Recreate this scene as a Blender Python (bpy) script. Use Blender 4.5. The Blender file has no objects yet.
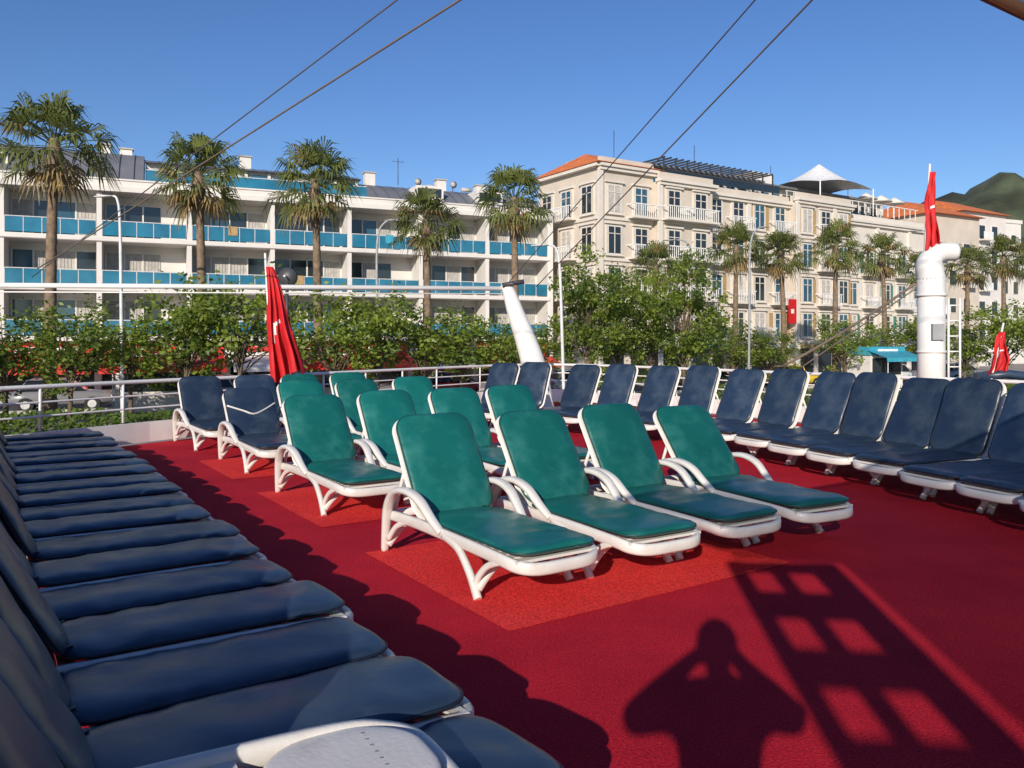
import bpy, math, random
from math import sin, cos, pi, radians, sqrt
from mathutils import Vector, Matrix, noise
R = random.Random(11)
V = Vector
YAW = radians(33.9); CA, SA = cos(YAW), sin(YAW)
def D(s, t, z=0.0):
    """ship deck frame -> world (deck axis is turned against the camera axis)"""
    return V((CA*s - SA*t, SA*s + CA*t, z))
scene = bpy.context.scene
COL = scene.collection

# ------------------------------------------------------------------ materials
def mat(name, col, rough=0.6, var=0.15, scale=4.0, bump=0.0, bscale=40.0, metal=0.0, spec=0.5, coat=0.0,
        col2=None, c2lo=0.55, c2hi=0.75, c2scale=3.0, objvar=0.0, trans=0.0):
    m = bpy.data.materials.new(name); m.use_nodes = True
    nt = m.node_tree; N = nt.nodes; L = nt.links
    b = N['Principled BSDF']
    b.inputs['Roughness'].default_value = rough
    b.inputs['Metallic'].default_value = metal
    b.inputs['Specular IOR Level'].default_value = spec
    b.inputs['Coat Weight'].default_value = coat
    tc = N.new('ShaderNodeTexCoord')
    nz = N.new('ShaderNodeTexNoise'); nz.inputs['Scale'].default_value = scale
    nz.inputs['Detail'].default_value = 5
    L.new(tc.outputs['Object'], nz.inputs['Vector'])
    rp = N.new('ShaderNodeValToRGB')
    rp.color_ramp.elements[0].position = 0.3; rp.color_ramp.elements[1].position = 0.7
    rp.color_ramp.elements[0].color = (*[max(0, c*(1-var)) for c in col], 1)
    rp.color_ramp.elements[1].color = (*[min(1, c*(1+var)) for c in col], 1)
    L.new(nz.outputs['Fac'], rp.inputs['Fac'])
    out = rp.outputs['Color']
    if col2:
        n2 = N.new('ShaderNodeTexNoise'); n2.inputs['Scale'].default_value = c2scale
        n2.inputs['Detail'].default_value = 7; n2.inputs['Roughness'].default_value = 0.65
        L.new(tc.outputs['Object'], n2.inputs['Vector'])
        r2 = N.new('ShaderNodeMapRange'); r2.inputs['From Min'].default_value = c2lo; r2.inputs['From Max'].default_value = c2hi
        L.new(n2.outputs['Fac'], r2.inputs['Value'])
        mx = N.new('ShaderNodeMixRGB'); mx.inputs['Color2'].default_value = (*col2, 1)
        L.new(r2.outputs['Result'], mx.inputs['Fac']); L.new(out, mx.inputs['Color1'])
        out = mx.outputs['Color']
        rr = N.new('ShaderNodeMapRange'); rr.inputs['To Min'].default_value = rough; rr.inputs['To Max'].default_value = min(1, rough+.22)
        L.new(r2.outputs['Result'], rr.inputs['Value']); L.new(rr.outputs['Result'], b.inputs['Roughness'])
    if objvar:
        oi = N.new('ShaderNodeObjectInfo')
        mr = N.new('ShaderNodeMapRange'); mr.inputs['To Min'].default_value = 1-objvar; mr.inputs['To Max'].default_value = 1+objvar
        L.new(oi.outputs['Random'], mr.inputs['Value'])
        hs = N.new('ShaderNodeHueSaturation'); L.new(mr.outputs['Result'], hs.inputs['Value'])
        L.new(out, hs.inputs['Color']); out = hs.outputs['Color']
    L.new(out, b.inputs['Base Color'])
    if bump:
        n3 = N.new('ShaderNodeTexNoise'); n3.inputs['Scale'].default_value = bscale; n3.inputs['Detail'].default_value = 4
        L.new(tc.outputs['Object'], n3.inputs['Vector'])
        bp = N.new('ShaderNodeBump'); bp.inputs['Strength'].default_value = bump; bp.inputs['Distance'].default_value = 0.02
        L.new(n3.outputs['Fac'], bp.inputs['Height']); L.new(bp.outputs['Normal'], b.inputs['Normal'])
    return m

def leafmat(name, col, var=0.4, transl=0.3):
    m = mat(name, col, 0.5, var, 1.3, objvar=0.15)
    nt = m.node_tree; N = nt.nodes; L = nt.links
    b = N['Principled BSDF']; o = N['Material Output']
    tr = N.new('ShaderNodeBsdfTranslucent'); tr.inputs['Color'].default_value = (col[0]*1.5, col[1]*1.5, col[2], 1)
    mx = N.new('ShaderNodeMixShader'); mx.inputs['Fac'].default_value = transl
    L.new(b.outputs[0], mx.inputs[1]); L.new(tr.outputs[0], mx.inputs[2]); L.new(mx.outputs[0], o.inputs['Surface'])
    return m

M = {}
M['plastic'] = mat('white_plastic', (0.68,0.66,0.62), 0.33, 0.05, 6, 0.08, 60, col2=(0.42,0.38,0.32), c2lo=0.56, c2hi=0.85, c2scale=5)
M['teal'] = mat('teal_vinyl', (0.006,0.112,0.097), 0.30, 0.18, 2, 0.16, 7, spec=.6, col2=(0.03,0.18,0.16), c2lo=0.48, c2hi=0.8, c2scale=4, objvar=0.22)  # lighter second tone: worn spots, also seat sheen put into the colour
M['navy'] = mat('navy_vinyl', (0.018,0.034,0.064), 0.32, 0.15, 2, 0.16, 7, spec=.6, col2=(0.06,0.085,0.115), c2lo=0.48, c2hi=0.85, c2scale=3.5, objvar=0.22)
M['piping_t'] = mat('teal_piping', (0.004,0.06,0.055), 0.5)
M['piping_n'] = mat('navy_piping', (0.008,0.015,0.03), 0.5)
M['paint'] = mat('white_ship_paint', (0.74,0.73,0.70), 0.35, 0.05, 3, 0.05, 20, col2=(0.5,0.42,0.33), c2lo=0.62, c2hi=0.8, c2scale=4)
M['grey'] = mat('grey_paint', (0.3,0.31,0.32), 0.5)
M['steel'] = mat('dark_steel', (0.07,0.07,0.075), 0.5, metal=0.3)
M['rope'] = mat('rope_brown', (0.16,0.12,0.09), 0.8)
M['wire'] = mat('wire', (0.10,0.09,0.09), 0.6)
M['flag'] = mat('flag_red', (0.55,0.008,0.012), 0.7, 0.2, 6)
M['white'] = mat('white_cloth', (0.75,0.75,0.73), 0.8)
M['stucco'] = mat('white_stucco', (0.68,0.65,0.61), 0.8, 0.07, 0.6, 0.1, 8)
M['stucco_d'] = mat('grey_stucco', (0.42,0.40,0.37), 0.8, 0.1, 0.6)
M['roofgrey'] = mat('grey_metal_roof', (0.17,0.175,0.19), 0.5, 0.12, 0.5)
M['terra'] = mat('terracotta', (0.62,0.17,0.05), 0.8, 0.25, 2.5, 0.4, 12)
M['glassdark'] = mat('window_glass_dark', (0.02,0.028,0.035), 0.08, 0.3, 0.5, spec=0.8)
M['glassblue'] = mat('window_glass_blue', (0.03,0.09,0.14), 0.08, 0.3, 0.5, spec=0.8)
M['turq'] = mat('turquoise_glass', (0.02,0.16,0.26), 0.12, 0.25, 0.7, spec=0.8)
M['curtain'] = mat('curtain', (0.45,0.43,0.40), 0.9, 0.2, 3)
M['beige'] = mat('cream_stone', (0.58,0.51,0.43), 0.85, 0.1, 0.5, 0.15, 6)
M['beige2'] = mat('pale_stone_trim', (0.67,0.62,0.55), 0.8, 0.06, 0.8)
M['ochre'] = mat('ochre_shutter', (0.40,0.27,0.12), 0.7)
M['green'] = mat('green_shutter', (0.07,0.20,0.15), 0.6)
M['dark'] = mat('painted_recess_shade', (0.03,0.028,0.027), 0.8)  # near-black colour on flat panels, stands in for shade inside openings
M['signred'] = mat('red_sign', (0.60,0.03,0.02), 0.5)
M['signcyan'] = mat('cyan_sign', (0.05,0.33,0.45), 0.5)
M['yellow'] = mat('yellow_paint', (0.75,0.45,0.02), 0.4)
M['bark'] = mat('bark', (0.13,0.095,0.065), 0.9, 0.3, 8, 0.6, 20)
M['palmtrunk'] = mat('palm_trunk', (0.19,0.135,0.09), 0.9, 0.35, 5, 0.8, 10)
M['frond'] = leafmat('palm_frond', (0.13,0.155,0.04), 0.35, 0.25)
M['frond_dry'] = leafmat('palm_frond_dry', (0.27,0.19,0.08), 0.3, 0.2)
M['leaf'] = leafmat('leaf_green', (0.19,0.25,0.035), 0.35, 0.4)
M['leaf2'] = leafmat('leaf_dark', (0.10,0.155,0.025), 0.4, 0.35)
M['hill'] = mat('hill_scrub', (0.06,0.075,0.04), 0.95, 0.6, 0.05, 0.8, 0.3)
M['paving'] = mat('paving', (0.30,0.27,0.24), 0.9, 0.15, 0.7)
M['asphalt'] = mat('asphalt', (0.055,0.055,0.057), 0.9, 0.15, 1.5, 0.3, 30)
M['water'] = mat('sea_water', (0.01,0.05,0.07), 0.08, 0.2, 0.4, 0.4, 2)
M['tyre'] = mat('tyre', (0.02,0.02,0.02), 0.8)
M['carglass'] = mat('car_glass', (0.015,0.018,0.02), 0.05)
M['lampwhite'] = mat('lamp_housing', (0.6,0.6,0.6), 0.4)
M['skin'] = mat('skin', (0.5,0.3,0.22), 0.5)
M['jacket'] = mat('jacket_cloth', (0.05,0.06,0.09), 0.9, 0.2, 8, 0.3, 60)
M['jeans'] = mat('jeans_cloth', (0.03,0.045,0.09), 0.9, 0.2, 8, 0.3, 60)
M['hair'] = mat('hair', (0.05,0.03,0.015), 0.6)
M['phone'] = mat('phone_black', (0.01,0.01,0.012), 0.2)
M['wood'] = mat('canopy_wood', (0.16,0.09,0.05), 0.6, 0.3, 5)

# carpet: needle felt with fibre, stains and faded patches
def carpet(name, c1, c2):
    m = bpy.data.materials.new(name); m.use_nodes = True
    nt = m.node_tree; N = nt.nodes; L = nt.links; b = N['Principled BSDF']
    b.inputs['Roughness'].default_value = 0.95; b.inputs['Specular IOR Level'].default_value = 0.12
    tc = N.new('ShaderNodeTexCoord')
    n1 = N.new('ShaderNodeTexNoise'); n1.inputs['Scale'].default_value = 1.1; n1.inputs['Detail'].default_value = 8; n1.inputs['Roughness'].default_value = 0.7
    n2 = N.new('ShaderNodeTexNoise'); n2.inputs['Scale'].default_value = 90; n2.inputs['Detail'].default_value = 4
    n4 = N.new('ShaderNodeTexNoise'); n4.inputs['Scale'].default_value = 14; n4.inputs['Detail'].default_value = 6; n4.inputs['Roughness'].default_value = .8
    for q in (n1,n2,n4): L.new(tc.outputs['Object'], q.inputs['Vector'])
    r1 = N.new('ShaderNodeValToRGB'); r1.color_ramp.elements[0].position = 0.35; r1.color_ramp.elements[1].position = 0.68
    r1.color_ramp.elements[0].color = (*c1, 1); r1.color_ramp.elements[1].color = (*c2, 1)
    L.new(n1.outputs['Fac'], r1.inputs['Fac'])
    mr = N.new('ShaderNodeMapRange'); mr.inputs['From Min'].default_value = 0.3; mr.inputs['From Max'].default_value = 0.7
    mr.inputs['To Min'].default_value = 0.55; mr.inputs['To Max'].default_value = 1.42
    L.new(n2.outputs['Fac'], mr.inputs['Value'])
    hs = N.new('ShaderNodeHueSaturation'); L.new(r1.outputs['Color'], hs.inputs['Color']); L.new(mr.outputs['Result'], hs.inputs['Value'])
    m4 = N.new('ShaderNodeMapRange'); m4.inputs['From Min'].default_value=.58; m4.inputs['From Max'].default_value=.78; m4.inputs['To Max'].default_value=.6
    L.new(n4.outputs['Fac'], m4.inputs['Value'])
    mx = N.new('ShaderNodeMixRGB'); mx.inputs['Color2'].default_value=(.13,.012,.016,1)
    L.new(m4.outputs['Result'], mx.inputs['Fac']); L.new(hs.outputs['Color'], mx.inputs['Color1'])
    # pale lint
    n5 = N.new('ShaderNodeTexVoronoi'); n5.inputs['Scale'].default_value=9; L.new(tc.outputs['Object'], n5.inputs['Vector'])
    m5 = N.new('ShaderNodeMapRange'); m5.inputs['From Min'].default_value=.045; m5.inputs['From Max'].default_value=.02; m5.inputs['To Max'].default_value=.5
    L.new(n5.outputs['Distance'], m5.inputs['Value'])
    mx2 = N.new('ShaderNodeMixRGB'); mx2.inputs['Color2'].default_value=(.5,.16,.14,1)
    L.new(m5.outputs['Result'], mx2.inputs['Fac']); L.new(mx.outputs['Color'], mx2.inputs['Color1'])
    L.new(mx2.outputs['Color'], b.inputs['Base Color'])
    bp = N.new('ShaderNodeBump'); bp.inputs['Strength'].default_value = 0.7; bp.inputs['Distance'].default_value = 0.006
    L.new(n2.outputs['Fac'], bp.inputs['Height']); L.new(bp.outputs['Normal'], b.inputs['Normal'])
    return m
M['carpet'] = carpet('red_deck_carpet', (0.39,0.009,0.024), (0.53,0.016,0.032))
M['carpet2'] = carpet('red_carpet_faded', (0.66,0.03,0.032), (0.76,0.05,0.045))

# awning cloth : made partly see-through to give a half shade on deck
def awning():
    m = mat('awning_cloth', (0.30,0.22,0.18), 0.9)
    nt = m.node_tree; N = nt.nodes; L = nt.links
    tr = N.new('ShaderNodeBsdfTransparent'); mx = N.new('ShaderNodeMixShader'); mx.inputs['Fac'].default_value = 0.34
    L.new(N['Principled BSDF'].outputs[0], mx.inputs[1]); L.new(tr.outputs[0], mx.inputs[2]); L.new(mx.outputs[0], N['Material Output'].inputs['Surface'])
    return m
M['awning'] = awning()

# ------------------------------------------------------------------ mesh builder
class MB:
    def __init__(s): s.v=[]; s.f=[]; s.m=[]; s.sm=[]; s.mats=[]
    def mi(s, m):
        m = M[m] if isinstance(m, str) else m
        if m not in s.mats: s.mats.append(m)
        return s.mats.index(m)
    def add(s, vs, fs, m, smooth=False):
        o = len(s.v); k = s.mi(m)
        s.v += [tuple(v) for v in vs]
        for f in fs: s.f.append([i+o for i in f]); s.m.append(k); s.sm.append(smooth)
    def box(s, x0,x1,y0,y1,z0,z1, m, T=None):
        vs = [V((x,y,z)) for z in (z0,z1) for y in (y0,y1) for x in (x0,x1)]
        if T: vs = [T @ v for v in vs]
        s.add(vs, [(0,2,3,1),(4,5,7,6),(0,1,5,4),(2,6,7,3),(0,4,6,2),(1,3,7,5)], m)
    def sweep(s, pts, a, b, m, ref=V((1,0,0)), n=8, p=0.7, closed=False, cap=True, smooth=True):
        pts = [V(q) for q in pts]; k = len(pts); vs=[]
        for i,q in enumerate(pts):
            if closed: T = pts[(i+1)%k]-pts[i-1]
            else: T = pts[min(i+1,k-1)]-pts[max(i-1,0)]
            T.normalize()
            Nn = ref - T*ref.dot(T)
            if Nn.length < 1e-3: Nn = T.orthogonal()
            Nn.normalize(); B = T.cross(Nn)
            ai = a[i] if isinstance(a,(list,tuple)) else a; bi = b[i] if isinstance(b,(list,tuple)) else b
            for j in range(n):
                th = 2*pi*(j+0.5)/n; c=cos(th); d=sin(th)
                c = math.copysign(abs(c)**p, c); d = math.copysign(abs(d)**p, d)
                vs.append(q + Nn*ai*c + B*bi*d)
        fs=[]
        for i in range(k if closed else k-1):
            for j in range(n):
                i2=(i+1)%k; j2=(j+1)%n
                fs.append((i*n+j, i*n+j2, i2*n+j2, i2*n+j))
        s.add(vs, fs, m, smooth)
        if cap and not closed:
            o=len(s.v)-len(vs); km=s.mi(m)
            s.f.append([o+j for j in range(n)][::-1]); s.m.append(km); s.sm.append(False)
            s.f.append([o+(k-1)*n+j for j in range(n)]); s.m.append(km); s.sm.append(False)
    def rod(s, p0, p1, r, m, n=8, r1=None):
        p0=V(p0); p1=V(p1); d=(p1-p0)
        ref = V((1,0,0)) if abs(d.normalized().x)<0.9 else V((0,1,0))
        s.sweep([p0,p1],[r, r1 if r1 is not None else r],[r, r1 if r1 is not None else r],m,ref,n,1.0)
    def pad(s, L, W, th, m, T, seed=0, r=0.1, wr=0.006, nu=34, nv=16, pipe=None, flat=False, pillow=6):
        """rounded-corner upholstered slab lying in local xy from y=0..L"""
        us=[L*(0.5-0.5*cos(pi*i/nu)) for i in range(nu+1)]
        vsn=[sin(pi/2*(-1+2*j/nv)) for j in range(nv+1)]
        def hw(u):
            d=min(u,L-u)
            return W/2 if d>=r else W/2-r+sqrt(max(0,r*r-(r-d)**2))
        for side in (1,-1):
            vs=[]
            for u in us:
                h=max(hw(u), 0.004)
                e=abs(2*u/L-1)
                for v in vsn:
                    x=v*h
                    k=max(0,(1-abs(v)**pillow))**0.5*max(0,(1-e**(pillow*4)))**0.5
                    z=side*th/2*k
                    if side>0 and not flat:
                        z+= wr*k*noise.noise(V((x*5+seed*7, u*6, seed)))*1.8
                        ed=abs(v)**3
                        z+= wr*1.5*k*(.25+ed)*noise.noise(V((x*3+seed, u*20+x*5, seed*3)))
                        z+= 0.010*k*(1-v*v)
                    vs.append(T @ V((x,u,z)))
            fs=[]
            for i in range(nu):
                for j in range(nv):
                    a=i*(nv+1)+j; q=(a,a+1,a+nv+2,a+nv+1)
                    fs.append(q if side>0 else q[::-1])
            s.add(vs,fs,m,True)
        if pipe:
            out=[]
            for i in range(0,nu+1): out.append(T@V((hw(us[i]),us[i],0)))
            for i in range(nu,-1,-1): out.append(T@V((-hw(us[i]),us[i],0)))
            s.sweep(out,0.007,0.007,pipe,(T.to_3x3()@V((0,0,1))),5,1.0,closed=True)
    def mesh(s, name):
        me=bpy.data.meshes.new(name); me.from_pydata(s.v,[],s.f)
        for m in s.mats: me.materials.append(m)
        me.polygons.foreach_set('material_index', s.m); me.polygons.foreach_set('use_smooth', s.sm)
        me.update(); return me
    def obj(s, name, loc=(0,0,0), rz=0.0, parent=None):
        o=bpy.data.objects.new(name, s.mesh(name)); COL.objects.link(o)
        o.location=loc; o.rotation_euler=(0,0,rz)
        if parent: o.parent=parent
        return o
def inst(name, me, loc, rz=0.0, sc=1.0, rx=0, ry=0):
    o=bpy.data.objects.new(name, me); COL.objects.link(o); o.location=loc; o.rotation_euler=(rx,ry,rz)
    o.scale=(sc,sc,sc) if not isinstance(sc,tuple) else sc
    return o
def crom(P, k=6):
    P=[V(p) for p in P]; out=[]
    for i in range(len(P)-1):
        p0=P[max(i-1,0)];p1=P[i];p2=P[i+1];p3=P[min(i+2,len(P)-1)]
        for j in range(k):
            t=j/k
            out.append(0.5*((2*p1)+(p2-p0)*t+(2*p0-5*p1+4*p2-p3)*t*t+(3*p1-p0-3*p2+p3)*t**3))
    out.append(P[-1]); return out

# ------------------------------------------------------------------ sun loungers
def lounger(W=0.66, arms=True, ang=57, cush='teal', seed=0, seat=1.12, back=0.76, bare=False, strap=False):
    mb=MB(); P='plastic'; xr=W/2-0.03
    # continuous side rails + rounded foot end
    path=[(-xr,1.66,.255),(-xr,1.2,.275),(-xr,.6,.275),(-xr,.16,.268),(-xr*.9,.02,.25),(-xr*.6,-.045,.24),(0,-.055,.238),
          (xr*.6,-.045,.24),(xr*.9,.02,.25),(xr,.16,.268),(xr,.6,.275),(xr,1.2,.275),(xr,1.66,.255)]
    mb.sweep(crom(path,5),0.036,0.022,P,V((0,0,1)),8,0.6)
    mb.sweep([(-xr,1.64,.25),(xr,1.64,.25)],0.03,0.02,P,V((0,0,1)),8,.6)
    if bare:
        mb.pad(0.42,W-.06,.03,P,Matrix.Translation((0,-.03,.283)),r=.19,flat=True)
        for j in range(9): mb.box(-.15+j*.036,-.142+j*.036,.1,.108,.296,.2995,'grey')
        y=.42
    else: y=.0
    while y<1.1:
        mb.box(-xr+.01,xr-.01,y,y+.055,.268,.284,P); y+=.085
    for sx in (-1,1):
        # front leg, a broad swept C
        mb.sweep(crom([(sx*xr,.80,.272),(sx*(xr+.012),.60,.235),(sx*(xr+.022),.46,.14),(sx*(xr+.03),.38,.06),(sx*(xr+.035),.33,0.0)],5),
                 0.022,[.022+.012*abs(i/20-.3) for i in range(21)],P)
        mb.sweep(crom([(sx*xr,.14,.255),(sx*(xr+.01),.27,.20),(sx*(xr+.02),.36,.11),(sx*(xr+.03),.37,.05)],4),0.018,.02,P)
        if arms:
            mb.sweep(crom([(sx*(xr+.02),1.62,0),(sx*(xr+.035),1.57,.16),(sx*(xr+.05),1.50,.34),(sx*(xr+.055),1.38,.455),(sx*(xr+.055),1.2,.49),
                           (sx*(xr+.05),1.03,.455),(sx*(xr+.035),.90,.36),(sx*(xr+.015),.80,.285)],5),
                     [.026+.014*sin(pi*i/35) for i in range(36)],.022,P)
        else:
            mb.sweep(crom([(sx*xr,1.20,.265),(sx*(xr+.012),1.38,.20),(sx*(xr+.02),1.47,.1),(sx*(xr+.03),1.52,0)],4),0.022,.028,P)
        mb.sweep(crom([(sx*xr,1.28,.265),(sx*(xr+.01),1.45,.2),(sx*(xr+.02),1.56,.09)],4),0.018,.02,P)
    # transverse arches
    for yy in (.35,1.56):
        mb.sweep(crom([(-xr-.02,yy,.05),(-xr*.75,yy,.15),(-xr*.35,yy,.2),(xr*.35,yy,.2),(xr*.75,yy,.15),(xr+.02,yy,.05)],4),0.018,.022,P,V((0,1,0)))
    A=radians(ang)
    TB=Matrix.Translation((0,seat+.0,.30)) @ Matrix.Rotation(A,4,'X')
    mb.pad(back+.03,W-.03,.026,P,TB@Matrix.Translation((0,-.01,-.035)),r=.13,flat=True,pillow=14)
    # back prop
    top=TB@V((0,back*.62,-.05))
    for sx in (-1,1): mb.rod((sx*(xr-.06),top.y,top.z),(sx*(xr-.03),1.58,.26),.014,P)
    if cush:
        pipe='piping_t' if cush=='teal' else 'piping_n'
        cw=W-.065
        mb.pad(seat+.03,cw,.052,cush,Matrix.Translation((0,-.02,.322)),seed=seed,r=.12,pipe=pipe)
        mb.pad(back,cw,.052,cush,TB@Matrix.Translation((0,.012,.012)),seed=seed+5,r=.12,pipe=pipe)
        # tie straps between cushion parts
        for sx in (-.18,.18): mb.sweep([(sx,seat-.03,.352),(sx,seat+.005,.345),(sx,seat+.035,.39)],.012,.003,pipe,V((1,0,0)),4,.5)
    if strap:
        mb.sweep(crom([TB@V((-W/2+.03,back*.62,.05)),TB@V((-.12,back*.5,.055)),TB@V((0,back*.42,.06)),TB@V((.14,back*.5,.055)),TB@V((W/2-.03,back*.64,.05))],5),.012,.006,P,V((0,0,1)),6,1)
    return mb.mesh('sun_lounger_mesh')

LT=[lounger(cush='teal',seed=i,ang=a) for i,a in enumerate((57,55,58,50))]
LN=[lounger(cush='navy',seed=i+9,ang=a,strap=(i==0)) for i,a in enumerate((48,56))]
LL=[lounger(W=.60,arms=False,cush='navy',seed=i+20,ang=a,seat=1.06,back=.78) for i,a in enumerate((62,60,64,61))]
LR=[lounger(W=.68,arms=False,cush='navy',seed=i+30,ang=a,seat=1.12,back=.84) for i,a in enumerate((66,62,68,64))]
LB=lounger(W=.50,arms=False,cush=None,ang=20,bare=True)
def J(a): return R.uniform(-a,a)
def put(me,s,t,rot): return inst('sun_lounger',me,D(s,t,0.006),YAW+radians(rot))
# four teal ranks
put(LT[0],2.74,3.60,0); put(LT[1],3.53,3.55,-2); put(LT[2],4.31,3.54,-1.5); put(LT[3],5.08,3.52,-6)
put(LT[1],2.80,6.20,0); put(LT[2],3.60,6.22,1); put(LT[0],4.40,6.25,-1); put(LT[2],5.14,6.30,-2)
put(LN[0],2.86,8.75,-1); put(LT[0],3.62,8.9,1); put(LT[1],4.42,8.95,0); put(LT[2],5.22,8.9,-1)
put(LN[1],2.82,11.0,1); put(LN[1],3.6,11.0,0); put(LT[1],4.36,11.05,1); put(LT[0],5.1,11.0,-1)
# port side rank, pushed close together
t=1.90; k=0
while t<11.2:
    o=put(LL[k%4],1.31+J(.035),t+J(.015),90+J(1.5)); o.location.z=.006+0.012*(k%2); o.rotation_euler[1]=0.05
    t+=.535; k+=1
ob=put(LB,.95,1.84,86); ob.location.z=.155
# starboard rank following the curve of the hull
tip=[(5.9,1.3),(6.35,2.2),(6.7,3.0),(7.1,4.0),(7.45,5.0),(7.75,6.0),(7.95,7.0),(8.0,8.0),(7.95,9.0),(7.65,10.0),(7.15,11.0),(6.5,11.9)]
cp=[V((a,b,0)) for a,b in tip]; cp=crom(cp,12)
acc=0; k=0
for i in range(1,len(cp)):
    d=(cp[i]-cp[i-1]).length; acc+=d
    if acc>=.69:
        acc-=.69
        tg=(cp[i]-cp[i-1]).normalized(); an=math.degrees(math.atan2(tg.y,tg.x))-90
        o=put(LR[k%4],cp[i].x+J(.04),cp[i].y,-90+an*.55+J(2.5)); k+=1

# ------------------------------------------------------------------ deck & hull
outline=[(-1.5,-8),(-1.5,11.0),(-.6,11.35),(.7,11.9),(2.1,12.6),(4.7,13.6),(7.2,14.7),(9.6,15.6),(11.2,15.9),(12.1,15.0),(12.3,13),(12.35,8),(12.35,-8)]
mb=MB()
top=[D(a,b,0.0) for a,b in outline]; bot=[D(a,b,-2.4) for a,b in outline]; n=len(top)
mb.add(top,[tuple(range(n))[::-1]],'carpet')
mb.v+= [tuple(q) for q in (top+bot)]
o=n
for i in range(n):
    j=(i+1)%n; mb.f.append([o+i,o+j,o+n+j,o+n+i]); mb.m.append(mb.mi('paint')); mb.sm.append(False)
deck=mb.obj('ship_deck')
mb=MB()
def patch(s0,s1,t0,t1,z=.004):
    mb.add([D(s0,t0,z),D(s1,t0,z),D(s1,t1,z),D(s0,t1,z)],[(0,1,2,3)],'carpet2')
for (s0,s1,t0,t1) in ((2.28,4.55,3.42,5.25),(2.3,5.5,6.15,7.9),(2.3,5.5,8.8,10.4)): patch(s0,s1,t0,t1)
mb.obj('deck_carpet_runner')
# bulwark and railing
edge=outline[1:-1]+[(12.35,-3)]
ep=[D(a,b,0) for a,b in edge]
mb=MB()
def thick(pts,z0,z1,w,m):
    q=[V((p.x,p.y,(z0+z1)/2)) for p in pts]; mb.sweep(q,(z1-z0)/2,w/2,m,V((0,0,1)),4,.5,smooth=False)
thick(ep,0.0,.34,.07,'paint')
mb.obj('ship_bulwark')
mb=MB()
er=crom([p+V((0,0,.9)) for p in ep],5)
for z,r in ((.9,.030),(.70,.014),(.52,.014)):
    mb.sweep([V((p.x,p.y,z)) for p in er],r,r,'paint',V((0,0,1)),8,1.0)
acc=1.0
for i in range(1,len(er)):
    acc+=(er[i]-er[i-1]).length
    if acc>1.05:
        acc=0; p=er[i]; mb.rod((p.x,p.y,.33),(p.x,p.y,.9),.018,'paint')
mb.obj('ship_railing')
# long white boom across + its raking support
mb=MB()
mb.rod((-14,14.0,2.49),(-.1,16.5,2.56),.05,'paint'); mb.rod((-14,14.0,2.36),(-.2,16.48,2.45),.014,'paint')
mb.rod((-10.6,14.6,-1),(-10.6,14.6,2.42),.04,'paint')
mb.obj('awning_boom')
mb=MB()
mb.sweep(crom([(-.14,16.5,2.66),(-.05,16.5,2.45),(.08,16.5,2.05),(.28,16.5,1.5),(.46,16.5,.9),(.6,16.5,0)],5),
         [.10+.008*i for i in range(26)],[.10+.006*i for i in range(26)],'paint',V((1,0,0)),12,.9)
mb.rod((-.2,16.4,2.62),(.25,16.4,2.70),.05,'steel')
mb.obj('awning_davit')
# starboard ventilator post with ladder
mb=MB()
px,py=6.55,12.5
mb.rod((px,py,0),(px,py,2.5),.20,'paint',24)
mb.sweep(crom([(px,py,2.45),(px-.02,py,2.72),(px+.12,py,2.86),(px+.38,py,2.88)],5),[.20,.2,.2,.2,.2,.19,.18,.17,.16,.15,.15,.145,.14,.14,.14,.14],[.20,.2,.2,.2,.2,.19,.18,.17,.16,.15,.15,.145,.14,.14,.14,.14],'paint',V((0,1,0)),20,1)
mb.rod((px,py,2.18),(px,py,2.22),.225,'paint',24); mb.rod((px,py,1.30),(px,py,1.33),.215,'paint',24)
mb.box(px-.1,px+.08,py-.24,py-.19,1.5,1.75,'grey')
for lx in (.27,.45): mb.rod((px+lx,py,.4),(px+lx,py,2.15),.018,'paint')
for i in range(7): mb.rod((px+.27,py,.6+i*.24),(px+.45,py,.6+i*.24),.012,'paint')
mb.obj('ship_vent_post')

def flagcloth(mb, top, w, h, folds=4, amp=.06, seed=0, cone=0.2, lean=V((0,0,0)), em=True):
    nu,nv=34,30; vs=[]; top=V(top)
    for i in range(nv+1):
        f=i/nv
        for j in range(nu+1):
            g=j/nu; ww=w*(cone+(1-cone)*f**.8)
            x=g*ww+.02*sin(f*7+seed); y=amp*(.25+f)*sin(g*folds*2*pi+seed+f*2.5)+.05*noise.noise(V((g*4,f*4,seed)))
            x+=.45*amp*cos(g*folds*4*pi+seed+f*2)
            vs.append(top+lean*f+V((x,y,-h*f-.16*h*(1-g)*f+.05*h*sin(g*9+seed)*f)))
    fs=[]; ws=[]
    for i in range(nv):
        for j in range(nu):
            a=i*(nu+1)+j; q=(a,a+1,a+nu+2,a+nu+1); g=(j+.5)/nu; f=(i+.5)/nv
            d1=math.hypot((g-.5)/.22,(f-.55)/.10); d2=math.hypot((g-.56)/.18,(f-.59)/.085)
            (ws if (d1<1 and d2>1) else fs).append(q)
    mb.add(vs,fs,'flag',True)
    if ws: mb.add(vs,ws,'white',True)
mb=MB()
mb.rod((-3.95,13.35,0),(-4.12,13.35,2.95),.02,'paint'); 
flagcloth(mb,(-4.1,13.33,2.72),.52,1.75,3,.08,1,.12,V((.10,0,0)))
mb.obj('furled_flag')
mb=MB()
mb.rod((px-.12,py,2.5),(px-.02,py,4.25),.018,'paint'); flagcloth(mb,(px-.03,py-.02,4.12),.22,1.1,2,.05,2,.25,V((-.09,0,0)))
mb.obj('stern_flag')
mb=MB()
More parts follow.
